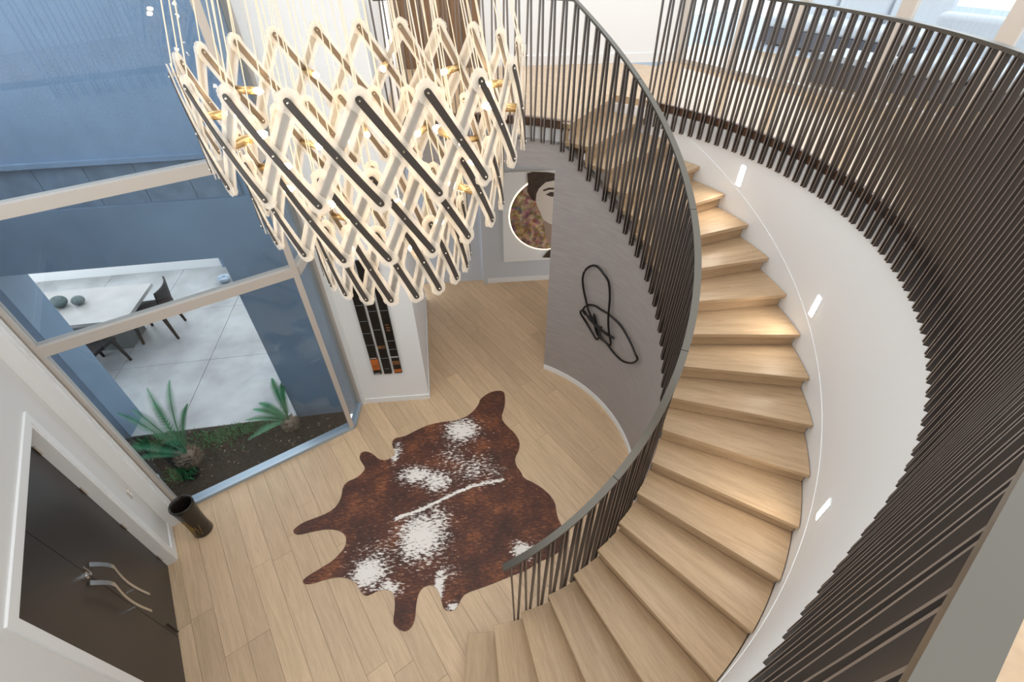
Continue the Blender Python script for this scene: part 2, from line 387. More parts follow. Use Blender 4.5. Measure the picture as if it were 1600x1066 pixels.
# ------------------------------------------------------------------ door wall
def wallbox(name, a, b, off0, off1, z0, z1, fn, m, label, cat='wall'):
    pts = [fn(a, off0), fn(b, off0), fn(b, off1), fn(a, off1)]
    return tag(MB().prism([(p.x, p.y) for p in pts], z0, z1).build(name, m), label, cat, kind='structure')
DL = 1.634; DH = 2.37; OFF = .09
wm = MB()
def dp(mb, a, b, o0, o1, z0, z1, mi=0):
    pts = [dw(a, o0), dw(b, o0), dw(b, o1), dw(a, o1)]; mb.prism([(p.x, p.y) for p in pts], z0, z1, mi)
dp(wm, -.50, -.03, -.25, OFF, 0, 3.7); dp(wm, DL+.03, DL+3.2, -.25, OFF, 0, 3.7); dp(wm, -.03, DL+.03, -.25, OFF, DH+.03, 3.7)
tag(wm.build('wall_door', M['offwhite']), 'off white entrance wall around the dark double doors', 'wall', kind='structure')
pm = MB(); dp(pm, -.64, -.48, -.25, .21, 0, 4.4); dp(pm, -.60, -.585, .205, .222, 0, 4.4); dp(pm, -.535, -.52, .205, .222, 0, 4.4); tag(pm.build('trim_5', M['trim']), 'white moulded pilaster between entrance wall and window', 'trim', kind='structure')
for o_ in (0, .035, .07):
    pass
pm = MB(); dp(pm, -.655, -.641, -.1, .225, 0, 4.4); tag(pm.build('trim_6', M['alu']), 'thin beige edge strip where the window meets the white pilaster', 'trim', kind='structure')
cs = MB()
dp(cs, -.10, -.03, OFF-.01, OFF+.016, 0, DH+.10); dp(cs, DL+.03, DL+.10, OFF-.01, OFF+.016, 0, DH+.10); dp(cs, -.03, DL+.03, OFF-.01, OFF+.016, DH+.03, DH+.10)
dp(cs, -.03, -.005, -.05, OFF+.008, 0, DH+.03); dp(cs, DL+.005, DL+.03, -.05, OFF+.008, 0, DH+.03); dp(cs, -.005, DL+.005, -.05, OFF+.008, DH+.005, DH+.03)
tag(cs.build('trim_7', M['trim']), 'white casing framing the dark double doors', 'trim', kind='structure')
bb = MB(); dp(bb, -.48, -.10, OFF, OFF+.014, 0, .11); tag(bb.build('baseboard_door', M['trim']), 'short white baseboard between doors and window', 'baseboard', kind='structure')
door = empty('door_1', dw(DL/2, 0, 0)); door.rotation_euler = (0, 0, math.atan2(ED[1], ED[0])); tag(door, 'dark brown double entrance doors with curved steel pulls', 'door', kind='structure')
# local: x along wall towards camera, y = -into room?  rotate so that local y points into the room
SGN = 1 if (-ED[1]*ND[0]+ED[0]*ND[1]) > 0 else -1
split = .85
def dl(x0, x1, z0, z1, name='leaf'):
    return MB().box(((x0+x1)/2-DL/2, SGN*-.02, (z0+z1)/2), (x1-x0, .045, z1-z0)).build(name, M['door'], door)
lf1 = dl(0, split-.003, .006, DH-.004); lf2 = dl(split+.003, DL, .006, DH-.004)
def pull(parent, xm, zt):
    pts = []
    for i in range(15):
        u = i/14; z = zt-u*.74
        y = .085*math.sin(min(1, u/.22)*PI/2) if u < .22 else .085-.028*math.sin((u-.22)/.78*PI)
        pts.append((xm, SGN*(.01+y), z))
    secs = []
    for i, (x, y, z) in enumerate(pts):
        a = pts[max(0, i-1)]; b = pts[min(14, i+1)]; t = Vector((0, b[1]-a[1], b[2]-a[2])).normalized(); n = Vector((0, -t.z, t.y))
        wd = .021-.009*i/14
        secs.append([Vector((x, y, z))+sx*Vector((wd, 0, 0))+sy*.006*n for sx, sy in ((-1, -1), (1, -1), (1, 1), (-1, 1))])
    h = MB().sweep(secs).build('handle', M['steel'], parent); smooth_angle(h)
    MB().tube([(xm, 0, zt-.56), (xm, SGN*.07, zt-.56)], .009, 10).build('handle_post', M['steel'], parent)
pull(lf1, split-.085-DL/2, 1.50); pull(lf2, split+.085-DL/2, 1.50)
kn = MB().tube([(split+.06-DL/2, 0, 1.57), (split+.06-DL/2, SGN*.03, 1.57)], .028, 16); kn.tube([(split+.06-DL/2, SGN*.03, 1.57), (split+.06-DL/2, SGN*.055, 1.57)], .014, 10)
kn.build('deadbolt', M['steel'], lf2)
MB().tube([(split-.05-DL/2, SGN*.012, .02), (split-.05-DL/2, SGN*.012, .24)], .006, 8).build('floor_bolt', M['black'], lf1)
MB().box((split-.03-DL/2, SGN*.005, 1.53), (.012, .006, .09)).build('latch_plate', M['steel'], lf1)
for z in (.2, .9, 1.55, 2.15):
    MB().tube([(.006-DL/2, SGN*.012, z-.05), (.006-DL/2, SGN*.012, z+.05)], .008, 8).build('hinge', M['steel'], lf1)
sp = onplane((201, 771), dw(0, OFF), ED)
sw = empty('power_point', (sp[0], sp[1], sp[2])); sw.rotation_euler = door.rotation_euler; tag(sw, 'small pale double socket plate on the white wall beside the doors', 'socket')
MB().box((0, SGN*.004, 0), (.075, .008, .115)).build('plate', M['alu'], sw)
for dz in (-.028, .028): MB().box((0, SGN*.010, dz), (.03, .008, .03)).build('switch', M['trim'], sw)

# ------------------------------------------------------------------ big foyer window
ZT1, ZT2, ZTOP = 2.60, 3.76, 5.6
win = tag(empty('window_1', ww(0, 0, 0)), 'tall corner window of the foyer with bronze frame and blue tinted view', 'window', kind='structure')
win.rotation_euler = (0, 0, math.atan2(EW[1], EW[0]))
# local x along window, local y outdoors
def wbox(x0, x1, y0, y1, z0, z1, name, m): return MB().box(((x0+x1)/2, (y0+y1)/2, (z0+z1)/2), (x1-x0, y1-y0, z1-z0)).build(name, m, win)
wbox(0, LW+.02, 0, .12, 0, .05, 'sill', M['sill'])
wbox(0, .03, 0, .1, .05, ZTOP, 'jamb', M['alu'])
wbox(LW-.03, LW+.03, .0, .07, .05, ZTOP, 'corner_post', M['alu'])
for z in (ZT1, ZT2): wbox(.03, LW-.03, 0, .10, z-.05, z+.05, 'transom', M['alu'])
for z0, z1 in ((.05, ZT1-.05), (ZT1+.05, ZT2-.05), (ZT2+.05, ZTOP)): wbox(.03, LW-.03, .045, .057, z0, z1, 'pane', M['glass'])
# return towards the white wall
R0 = W1+.03*EW+.02*NW; R1 = P0+.02*NP; er = (R1-R0)/np.hypot(*(R1-R0)); LR = float(np.hypot(*(R1-R0)))
wr = tag(empty('window_2', v3(R0)), 'narrow return pane between the corner post and the white wall', 'window', kind='structure'); wr.rotation_euler = (0, 0, math.atan2(er[1], er[0]))
def rbox(x0, x1, y0, y1, z0, z1, name, m): return MB().box(((x0+x1)/2, (y0+y1)/2, (z0+z1)/2), (x1-x0, y1-y0, z1-z0)).build(name, m, wr)
rbox(.0, LR, -.02, .06, 0, .05, 'sill', M['sill']); rbox(LR-.05, LR, -.02, .06, .05, ZTOP, 'jamb', M['alu'])
for z in (ZT1, ZT2): rbox(.0, LR-.05, -.02, .06, z-.05, z+.05, 'transom', M['alu'])
for z0, z1 in ((.05, ZT1-.05), (ZT1+.05, ZT2-.05), (ZT2+.05, ZTOP)): rbox(.0, LR-.05, .015, .027, z0, z1, 'pane', M['glass'])

# ------------------------------------------------------------------ white wall, corridor
def poly_wall(name, pts, z0, z1, m, label, cat='wall'):
    return tag(MB().prism(pts, z0, z1).build(name, m), label, cat, kind='structure')
poly_wall('wall_north', [tuple(P0), tuple(P1), tuple(P2), tuple(P2+np.array([-.2, 0])), tuple(P1+.18*NP-.2*EP), tuple(P0+.18*NP)], 0, 5.8, M['white'], 'white wall holding the three dark art panels, turning into the corridor')
b1 = MB()
for a, b in ((P0, P1), (P1, P2)):
    d = (b-a)/np.hypot(*(b-a)); n = np.array([d[1], -d[0]]); c = (a+b)/2+.007*n
    b1.box((c[0], c[1], .045), (np.hypot(*(b-a))+.014, .014, .09), X3(d), X3(n))
tag(b1.build('baseboard_north', M['trim']), 'white baseboard along the white wall and into the corridor', 'baseboard', kind='structure')
t1 = MB(); c = P0+.04*EP-.012*NP; t1.box((c[0], c[1], 2.9), (.07, .03, 5.8), X3(EP), X3(NP)); tag(t1.build('trim_8', M['trim']), 'white vertical strip at the window end of the white wall', 'trim', kind='structure')
AE = A0+2.6*EA
poly_wall('wall_corridor', [tuple(A0), tuple(AE), tuple(AE+.15*NA), tuple(A0+.15*NA)], 0, 3.2, M['grey'], 'pale grey end wall of the corridor carrying the portrait')
b2 = MB(); c = (A0+AE)/2-.007*NA; b2.box((c[0], c[1], .05), (2.6, .014, .10), X3(EA), X3(NA)); tag(b2.build('baseboard_corridor', M['trim']), 'white baseboard under the portrait', 'baseboard', kind='structure')
t2 = MB(); c = A0-.035*EA+.02*NA; t2.box((c[0], c[1], 1.6), (.075, .10, 3.2), X3(EA), X3(NA)); tag(t2.build('trim_9', M['grey']), 'grey corner architrave left of the portrait wall', 'trim', kind='structure')
d2 = MB(); a_ = A0-1.25*EA+.13*NA; b_ = A0-.07*EA+.13*NA; c = (a_+b_)/2
d2.box((c[0], c[1], 1.6), (1.18, .05, 3.2), X3(EA), X3(NA)); dd2 = tag(d2.build('door_2', M['pale']), 'pale blue grey flush door at the corridor end', 'door', kind='structure')
for q in (.3, .62, .94):
    e = a_+q*EA*1.18-.027*NA; MB().box((e[0], e[1], 1.6), (.012, .008, 3.1), X3(EA), X3(NA)).build('groove_bead', M['grey'], dd2)
# gallery back wall with the brown timber boards
U0 = np.array([-1.65, 7.74]); EU = EA
def up(s, off=0.): return U0+s*EU+off*NA
UE = 4.12
poly_wall('wall_upper', [tuple(up(0)), tuple(up(UE)), tuple(up(UE, .15)), tuple(up(0, .15))], ZU, 6.6, M['white'], 'white back wall of the upper gallery')
b3 = MB(); c = (up(1.35)+up(UE))/2-.008*NA; b3.box((c[0], c[1], ZU+.06), (UE-1.35, .016, .12), X3(EU), X3(NA)); tag(b3.build('baseboard_upper', M['trim']), 'white baseboard of the gallery back wall', 'baseboard', kind='structure')
bt = tag(empty('timber_cladding', v3(up(0), ZU)), 'brown vertical timber boards cladding the gallery back wall', 'cladding', kind='structure')
for i in range(9):
    c = up(.10+i*.135, -.018-.004*(i % 2)); MB().box((c[0]-up(0)[0], c[1]-up(0)[1], 1.3), (.128, .03, 2.6), X3(EU), X3(NA)).build('board', M['batten'], bt)

# ------------------------------------------------------------------ gallery windows
G0 = up(UE); EG = np.array([.5692, -.8222]); NG = np.array([.8222, .5692]); LG = 7.5
gw = tag(empty('window_3', v3(G0, ZU)), 'floor to ceiling gallery windows with beige mullions facing the terrace', 'window', kind='structure'); gw.rotation_euler = (0, 0, math.atan2(EG[1], EG[0]))
GS = 1 if (-EG[1]*NG[0]+EG[0]*NG[1]) > 0 else -1
def gbox(x0, x1, y0, y1, z0, z1, name, m): return MB().box(((x0+x1)/2, GS*(y0+y1)/2, (z0+z1)/2), (x1-x0, y1-y0, z1-z0)).build(name, m, gw)
gbox(0, LG, 0, .1, 0, .06, 'sill', M['alu'])
mull = [(0, .10), (.92, .06), (1.66, .10), (2.72, .14), (3.62, .16), (4.7, .1), (5.8, .1), (7.4, .1)]
for x, wd in mull: gbox(x, x+wd, 0, .1, .06, 2.9, 'mullion', M['alu'])
for (a, wa), (b, wb) in zip(mull[:-1], mull[1:]): gbox(a+wa, b, .045, .057, .06, 2.9, 'pane', M['glass2'])
# terrace outside
def gp(x, y, z): p = G0+x*EG+y*NG; return Vector((p[0], p[1], z))
tr = MB(); pts = [gp(-3, .1, 0), gp(9, .1, 0), gp(9, 5.2, 0), gp(-3, 5.2, 0)]
for i in range(8):
    a, b = -3+i*1.5, -3+(i+1)*1.5-.01
    for j in range(4):
        c0, c1 = .1+j*1.27, .1+(j+1)*1.27-.01
tb = tag(MB().prism([(p.x, p.y) for p in pts], ZU-.35, ZU-.08).build('floor_terrace', M['roofmetal']), 'pale terrace floor outside the gallery windows', 'floor', kind='structure')
for i in range(8):
    for j in range(3):
        q = [gp(-3+i*1.5, .1+j*1.7, 0), gp(-3+i*1.5+1.49, .1+j*1.7, 0), gp(-3+i*1.5+1.49, .1+j*1.7+1.69, 0), gp(-3+i*1.5, .1+j*1.7+1.69, 0)]
        MB().prism([(p.x, p.y) for p in q], ZU-.08, ZU-.05).build('paver', M['deck'], tb)
def at_t(px, z): return fl(px, z)
def outdoor_sofa(name, x, y, rz, label, n=2):
    s = tag(empty(name, gp(x, y, ZU-.05), rz), label, 'sofa', 'sofas on the terrace')
    L = .8*n
    MB().box((0, 0, .14), (L, .8, .22)).build('base', M['wicker'], s)
    for i in range(n):
        c = MB().box((-L/2+.4+.8*i, -.04, .34), (.78, .74, .18)).build('seat_cushion', M['cushion'], s)
        k = MB().box((-L/2+.4+.8*i, .30, .60), (.76, .2, .44)).build('back_cushion', M['cushion'], s)
        for o in (c, k):
            b = o.modifiers.new('bevel', 'BEVEL'); b.width = .06; b.segments = 4; smooth_angle(o, 60)
    return s
aG = math.atan2(EG[1], EG[0])
outdoor_sofa('terrace_sofa', 3.4, 1.2, aG+PI if GS < 0 else aG, 'white cushioned sofa on the terrace close behind the windows')
outdoor_sofa('terrace_sofa', 1.0, 2.9, aG, 'white cushioned sofa at the far side of the terrace', 3)
ot = tag(empty('ottoman', gp(2.2, .8, ZU-.05), aG), 'dark wicker ottoman with a pale pad outside the windows', 'ottoman')
MB().box((0, 0, .16), (.75, .6, .3)).build('base', M['wicker'], ot); MB().box((0, 0, .34), (.72, .57, .07)).build('pad', M['cushion'], ot)
rf = MB(); secs = []
for i in range(90):
    x = 1.5+i*.085; z = 3.32+(.03 if i % 2 else 0)
    secs.append([gp(-3, 5.3+i*.09, z-.03), gp(10, 5.3+i*.09, z-.03), gp(10, 5.3+i*.09, z), gp(-3, 5.3+i*.09, z)])
tag(rf.sweep(secs).build('corrugated_roof', M['roofmetal']), 'pale blue corrugated metal roof beyond the terrace', 'roof', kind='structure')

# ------------------------------------------------------------------ facade, garden and patio outdoors
fm = MB()
def fp(mb, a, b, o0, o1, z0, z1, mi=0):
    pts = [fc(a, o0), fc(b, o0), fc(b, o1), fc(a, o1)]; mb.prism([(p.x, p.y) for p in pts], z0, z1, mi)
SR = 2.20; SEND = 3.02
fp(fm, -1.6, 0, 0, .39, -.1, 2.63); fp(fm, SR, SEND, 0, .39, -.1, 2.63); fp(fm, -1.6, SEND, 0, .39, 2.63, 3.27); fp(fm, -1.6, SEND, .06, .39, 3.27, 3.70)
fwall = tag(fm.build('wall_facade', M['blue2']), 'blue grey outer wall with a wide opening across the garden', 'wall', kind='structure')
for i in range(10):
    a = -1.55+i*.42+.0; mb = MB(); fp(mb, a+.003, a+.417, .035, .06, 3.273, 3.698); mb.build('cladding_tile', M['tile'], fwall)
um = MB(); fp(um, -1.6, SEND, -.015, .39, 3.72, 5.6); tag(um.build('wall_facade_upper', M['blue']), 'rough blue rendered upper wall across the garden', 'wall', kind='structure')
um = MB(); fp(um, -1.6, SEND, -.05, .39, 3.68, 3.722); tag(um.build('trim_10', M['blue']), 'thin projecting ledge below the blue rendered wall', 'trim', kind='structure')
gm = MB(); dp(gm, -2.3, -.3, -.62, -.42, -.1, 4.2); tag(gm.build('wall_garden', M['blue']), 'blue grey side wall of the garden beyond the window', 'wall', kind='structure')
# patio of single slabs
pb = MB(); fp(pb, -6.5, 2.6, .0, 7.0, -.2, -.02); patio = tag(pb.build('floor_patio', M['gap']), 'pale concrete patio behind the opening', 'floor', kind='structure')
pw = 1.33
for i in range(-5, 2):
    for j in range(5):
        mb = MB(); a = .60+i*pw; fp(mb, a+.004, min(a+pw-.004, 2.59), j*1.45+.003, (j+1)*1.45-.003, -.02, 0.)
        mb.build('patio_slab', M['concrete'], patio)
bw = MB(); fp(bw, -4.6, .0, 4.35, 4.75, 0, .42); tag(bw.build('bench_wall', M['white']), 'long low white bench wall at the back of the patio', 'bench')
bw = MB(); fp(bw, .02, 1.6, 4.3, 4.6, 0, .55); tag(bw.build('planter_wall', M['blue2']), 'low blue grey block beside the white bench wall', 'wall', kind='structure')
bw = MB(); fp(bw, -6.5, 2.6, 7.0, 7.2, 0, 3.0); tag(bw.build('wall_patio', M['white']), 'pale far wall of the patio', 'wall', kind='structure')
def table():
    t = tag(empty('stone_table', (0, 0, 0)), 'long pale stone outdoor table on a dark block base', 'table')
    c = np.array(fl((196, 500), .75)[:2]); t.location = (c[0], c[1], 0); t.rotation_euler = (0, 0, math.atan2(EF[1], EF[0]))
    MB().box((-1.3, .5, .72), (2.6, 1.0, .06)).build('tabletop', M['stone'], t); MB().box((-1.0, .5, .345), (1.3, .5, .69)).build('base', M['basestone'], t)
    return t
tbl = table()
for px, r, lab in (((97, 470), .115, 'larger grey green river stone on the patio table'), ((126, 466), .09, 'smaller dark grey river stone on the patio table')):
    p = fl((px[0], px[1]+9), .75)
    s = MB()
    for i in range(9): pass
    prof = [(r*math.cos(a), r*.8*math.sin(a)) for a in np.linspace(-PI/2+.05, PI/2-.05, 11)]
    o = s.lathe(prof, n=20).build('round_stone', M['pebble'], smooth=True, loc=(p[0], p[1], .75+r*.79)); tag(o, lab, 'stone', 'round stones on the patio table')
def chair(loc, rz, lab):
    t = tag(empty('outdoor_chair', loc, rz), lab, 'chair', 'chairs at the patio table')
    MB().box((0, 0, .44), (.46, .46, .05)).build('seat', M['chair'], t)
    secs = []
    for i in range(9):
        a = -1+2*i/8; x = .23*a; y = .20+.06*(1-a*a)
        secs.append([Vector((x, y, .47)), Vector((x, y+.025, .47)), Vector((x*.95, y+.085, .86)), Vector((x*.95, y+.06, .86))])
    MB().sweep(secs).build('backrest', M['chair'], t)
    for sx in (-1, 1):
        for sy in (-1, 1):
            MB().tube([(sx*.2, sy*.19, .43), (sx*.22, sy*.23, 0)], [.030, .018], 8).build('leg', M['chair'], t)
    t.scale = (1.15, 1.15, 1.08)
ca = fl((262, 520), 0); chair((ca[0]-.05, ca[1]+.02, 0), math.radians(-75), 'dark timber chair at the end of the stone table')
cb = fl((178, 572), 0); chair((cb[0]-.10, cb[1]-.08, 0), math.radians(170), 'dark timber chair at the near side of the stone table')
p = fl((352, 440), 0); tag(MB().lathe([(.07, 0), (.10, .05), (.11, .11), (.10, .11), (.09, .06), (.05, .02)], n=20).build('glass_bowl', M['sill'], smooth=True, loc=(p[0], p[1], 0)), 'small pale blue bowl standing on the patio', 'bowl')
# garden bed
gpts = [tuple(W0+.12*NW), tuple(W1+.1*NW), tuple(fc(SEND-.1, -.01)[:2]), tuple(fc(-.52, -.01)[:2]), tuple(dw(-1.72, -.41)[:2]), tuple(dw(-.66, -.41)[:2]), tuple(dw(-.66, .19)[:2])]
soil = MB(); soil.prism(gpts, -.1, -.015); sb = tag(soil.build('garden_bed', M['soil']), 'triangular garden bed of dark mulch under the window', 'garden bed', kind='structure')
ch = MB(); rr = random.Random(3); cnt = 0
def inbed(x, y):
    def ins(x, y):
        c = False
        for i in range(len(gpts)):
            (x0, y0), (x1, y1) = gpts[i], gpts[(i+1) % len(gpts)]
            if (y0 > y) != (y1 > y) and x < (x1-x0)*(y-y0)/(y1-y0)+x0: c = not c
        return c
    return all(ins(x+dx, y+dy) for dx in (-.03, .03) for dy in (-.03, .03))
for _ in range(40000):
    if cnt >= 5200: break
    x = rr.uniform(-5.8, -2.1); y = rr.uniform(2.8, 4.6)
    if not inbed(x, y): continue
    a = rr.random()*6.28; L = rr.uniform(.012, .035); wd = L*rr.uniform(.25, .5); tl = rr.uniform(-.5, .5)
    dx, dy = math.cos(a), math.sin(a); z = rr.uniform(-.012, .012)
    ch.box((x, y, z), (L, wd, .005), (dx, dy, tl*.5), (-dy, dx, tl), (0, 0, 1), 1 if rr.random() < .03 else 0); cnt += 1
tag(ch.build('mulch', [M['chip'], M['chip2']]), 'loose dark bark mulch covering the garden bed', 'mulch', kind='stuff')
gc = MB()
for (px, n, sp) in (((285, 742), 190, .17), ((330, 688), 200, .26), ((395, 668), 200, .24), ((245, 690), 120, .22), ((360, 676), 120, .2), ((225, 700), 60, .15)):
    p = fl(px, 0)
    for i in range(n):
        x = p[0]+rr.gauss(0, sp*.6); y = p[1]+rr.gauss(0, sp*.35)
        if not inbed(x, y): continue
        a = rr.random()*6.28; hgt = rr.uniform(.03, .11); l = rr.uniform(.02, .07); wd = .011
        gc.add([(x-wd*math.sin(a), y+wd*math.cos(a), -.01), (x+wd*math.sin(a), y-wd*math.cos(a), -.01), (x+l*math.cos(a), y+l*math.sin(a), hgt)], [(0, 1, 2)])
tag(gc.build('ground_cover', M['grass']), 'low green ground cover tufts in the garden bed', 'ground cover', kind='stuff')
p = fl((241, 748), 0); o = MB().box((0, 0, .03), (.10, .07, .06)).build('marker_block', M['trim'], loc=(p[0], p[1], -.01)); tag(o, 'small white block in the mulch beside the window', 'block')
def palm(loc, R, lab, fr):
    t = tag(empty('cycad_palm', loc), lab, 'palm', 'cycads in the garden bed')
    tk = MB(); tk.lathe([(R*.75, 0), (R, R*.5), (R*.9, R*1.1), (R*.45, R*1.5)], n=14)
    for i in range(150):
        a = rr.random()*6.28; u = rr.random(); z = R*1.5*u; rad = R*(.8+.25*math.sin(u*PI)); d = Vector((math.cos(a), math.sin(a), .5+u)).normalized()
        b = Vector((rad*.8*math.cos(a), rad*.8*math.sin(a), z)); tk.tube([b, b+d*R*.55], [R*.11, R*.02], 4, 1 if rr.random() < .45 else 0)
    tk.build('trunk', [M['trunk'], M['chip2']], t)
    base = Vector((loc[0], loc[1], loc[2]+R*1.25))
    for (tip, zt_) in fr:
        f = MB(); tp = Vector(fl(tip, zt_))-Vector(loc); b0 = Vector((0, 0, R*1.25)); d = tp-b0; hd = Vector((d.x, d.y, 0))
        md = b0+hd*.45+Vector((0, 0, max(d.z, 0)*.75+.16*hd.length))
        pts = [b0*(1-u)**2+md*2*u*(1-u)+tp*u*u for u in [i/15 for i in range(16)]]
        a = math.atan2(d.y, d.x)
        f.tube(pts, [.008*(1-.7*i/15) for i in range(16)], 5)
        side = Vector((-math.sin(a), math.cos(a), 0))
        for i in range(60):
            u = .14+.86*i/59; k = u*15; i0 = min(14, int(k)); b = pts[i0].lerp(pts[i0+1], k-i0); tg = (pts[i0+1]-pts[i0]).normalized()
            ll = .080*math.sin(min(1, (1.04-u)*2.2)*PI/2)*(.55+.45*math.sin(u*PI))+.012
            for sd in (1, -1):
                d = (side*sd*.8+tg*.55+Vector((0, 0, .18))).normalized()
                f.add([b-tg*.0055, b+tg*.0055, b+d*ll], [(0, 1, 2)])
        f.build('frond', M['frond'], t)
pp = fl((300, 722), 0)
palm((pp[0], pp[1], -.02), .135, 'larger cycad palm with a spiky brown trunk beside the entrance wall', [((184, 646), .6), ((207, 640), .5), ((230, 607), .72), ((265, 595), .85), ((293, 632), .7), ((190, 700), .22), ((207, 719), .16), ((240, 628), .6)])
pp = fl((456, 666), 0)
palm((pp[0], pp[1], -.02), .105, 'smaller cycad palm in the corner of the garden bed', [((425, 592), .6), ((441, 598), .66), ((405, 630), .33), ((396, 640), .24), ((384, 657), .14), ((388, 688), .05)])

# ------------------------------------------------------------------ vase
p = fl((318, 828), 0)
vs = tag(empty('floor_vase', (p[0], p[1], 0)), 'tall black cylindrical vase with gilt streaks beside the window', 'vase')
b = MB().lathe([(.10, 0), (.105, .01), (.098, .12), (.100, .3), (.115, .50), (.122, .56), (.118, .575), (.104, .57), (.098, .5), (.085, .3), (.083, .04)], n=32).build('body', M['ceramic'], vs, smooth=True)
for i in range(14):
    a = math.radians(-120+rr.uniform(-50, 70)); z0 = rr.uniform(.04, .2); z1 = z0+rr.uniform(.08, .25); pts = []
    for k in range(6):
        u = k/5; z = z0+(z1-z0)*u; rad = np.interp(z, [0, .12, .3, .5, .56], [.105, .098, .100, .115, .122])+.0005
        aa = a+.25*u*math.sin(i); pts.append((rad*math.cos(aa), rad*math.sin(aa), z))
    MB().tube(pts, .002, 5).build('gilt_streak', M['gold'], vs)

# ------------------------------------------------------------------ cowhide rug
ZO = [(905,78),(912,100),(910,140),(895,185),(915,215),(950,245),(970,280),(968,310),(950,345),(955,375),(975,400),(985,425),(1030,445),(1080,480),(1110,520),(1115,560),(1125,595),(1150,635),(1168,668),(1150,702),(1090,738),(1040,758),(1000,788),(940,810),(880,835),(820,858),(755,880),(735,905),(722,935),(705,952),(670,948),(662,925),(655,890),(640,858),(615,845),(580,860),(565,890),(558,930),(555,975),(545,1010),(520,1033),(495,1028),(470,1005),(468,985),(475,940),(474,900),(465,875),(440,865),(405,870),(380,885),(355,892),(335,870),(320,840),(295,822),(250,815),(200,825),(150,842),(115,845),(108,832),(125,815),(175,785),(225,755),(260,720),(278,695),(283,665),(270,640),(240,628),(200,626),(150,635),(90,650),(70,640),(75,625),(110,600),(160,582),(210,562),(245,535),(262,500),(268,460),(285,438),(320,425),(345,405),(358,385),(345,365),(333,345),(340,322),(365,318),(390,330),(410,350),(440,355),(465,340),(478,325),(465,300),(463,280),(475,265),(510,260),(540,245),(590,220),(640,205),(690,198),(720,195),(760,180),(790,155),(808,130),(812,112),(840,90),(870,78)]
def rugpt(z): return fl((430+z[0]*.394, 580+z[1]*.394), .01)[:2]
out = [rugpt(z) for z in ZO]
def dens(poly, d=.02):
    o = []
    for i in range(len(poly)):
        a, b = np.array(poly[i]), np.array(poly[(i+1) % len(poly)]); n = max(1, int(np.hypot(*(b-a))/d))
        o += [a+(b-a)*k/n for k in range(n)]
    return o
def chaikin(poly):
    o = []
    for i in range(len(poly)):
        a, b = np.array(poly[i]), np.array(poly[(i+1) % len(poly)]); o += [a*.75+b*.25, a*.25+b*.75]
    return o
outd = dens(chaikin(out), .02)
bm = bmesh.new(); vsx = [bm.verts.new((q[0], q[1], 0)) for q in outd]; bm.faces.new(vsx)
xs = [q[0] for q in outd]; ys = [q[1] for q in outd]
g = .022
for k in range(int((max(xs)-min(xs))/g)+1):
    bmesh.ops.bisect_plane(bm, geom=bm.verts[:]+bm.edges[:]+bm.faces[:], plane_co=(min(xs)+k*g, 0, 0), plane_no=(1, 0, 0))
for k in range(int((max(ys)-min(ys))/g)+1):
    bmesh.ops.bisect_plane(bm, geom=bm.verts[:]+bm.edges[:]+bm.faces[:], plane_co=(0, min(ys)+k*g, 0), plane_no=(0, 1, 0))
ret = bmesh.ops.extrude_face_region(bm, geom=bm.faces[:])
for v in ret['geom']:
    if isinstance(v, bmesh.types.BMVert): v.co.z = .010+.003*mnoise.noise(v.co*9)
for v in bm.verts:
    if v.co.z < .001: v.co.z = .001
bmesh.ops.recalc_face_normals(bm, faces=bm.faces)
me = bpy.data.meshes.new('cowhide_rug'); bm.to_mesh(me); bm.free()
WP = [((740,235),(60,42),1.0),((560,412),(62,34),.9),((640,435),(60,40),.85),((700,330),(60,80),.45),((790,385),(95,55),.55),((860,400),(60,35),.45),
      ((580,660),(85,90),1.0),((520,640),(60,60),.6),((640,600),(55,70),.7),((370,800),(62,58),1.05),((450,860),(45,30),.9),((420,720),(100,60),.45),((480,325),(22,40),.7),
      ((650,850),(17,70),1.1),((705,935),(24,16),1.0),((982,708),(42,30),1.0),((680,800),(45,40),.45)]
WPW = []
for c, r, a in WP:
    cw = rugpt(c); rx = np.hypot(*(rugpt((c[0]+r[0], c[1]))-cw)); e1 = (rugpt((c[0]+r[0], c[1]))-cw)/rx; ry = np.hypot(*(rugpt((c[0], c[1]+r[1]))-cw)); WPW.append((cw, e1, rx, ry, a))
SPN = [rugpt(z) for z in ((478,585),(560,556),(640,520),(705,488),(770,460),(840,442),(900,432))]
def white_at(x, y):
    q = np.array([x, y]); v = 0
    for cw, e1, rx, ry, a in WPW:
        d = q-cw; u = d @ e1; w_ = -d[0]*e1[1]+d[1]*e1[0]; k = (u/rx)**2+(w_/ry)**2
        v = max(v, a*1.12*math.exp(-k*.62))
    for a, b in zip(SPN[:-1], SPN[1:]):
        t = max(0, min(1, ((q-a) @ (b-a))/((b-a) @ (b-a)))); d = np.hypot(*(q-(a+t*(b-a)))); v = max(v, 1.12*math.exp(-(d/.030)**2))
    return v
ca_ = me.color_attributes.new('hide', 'FLOAT_COLOR', 'POINT')
for i, v in enumerate(me.vertices): ca_.data[i].color = (white_at(v.co.x, v.co.y),)*3+(1,)
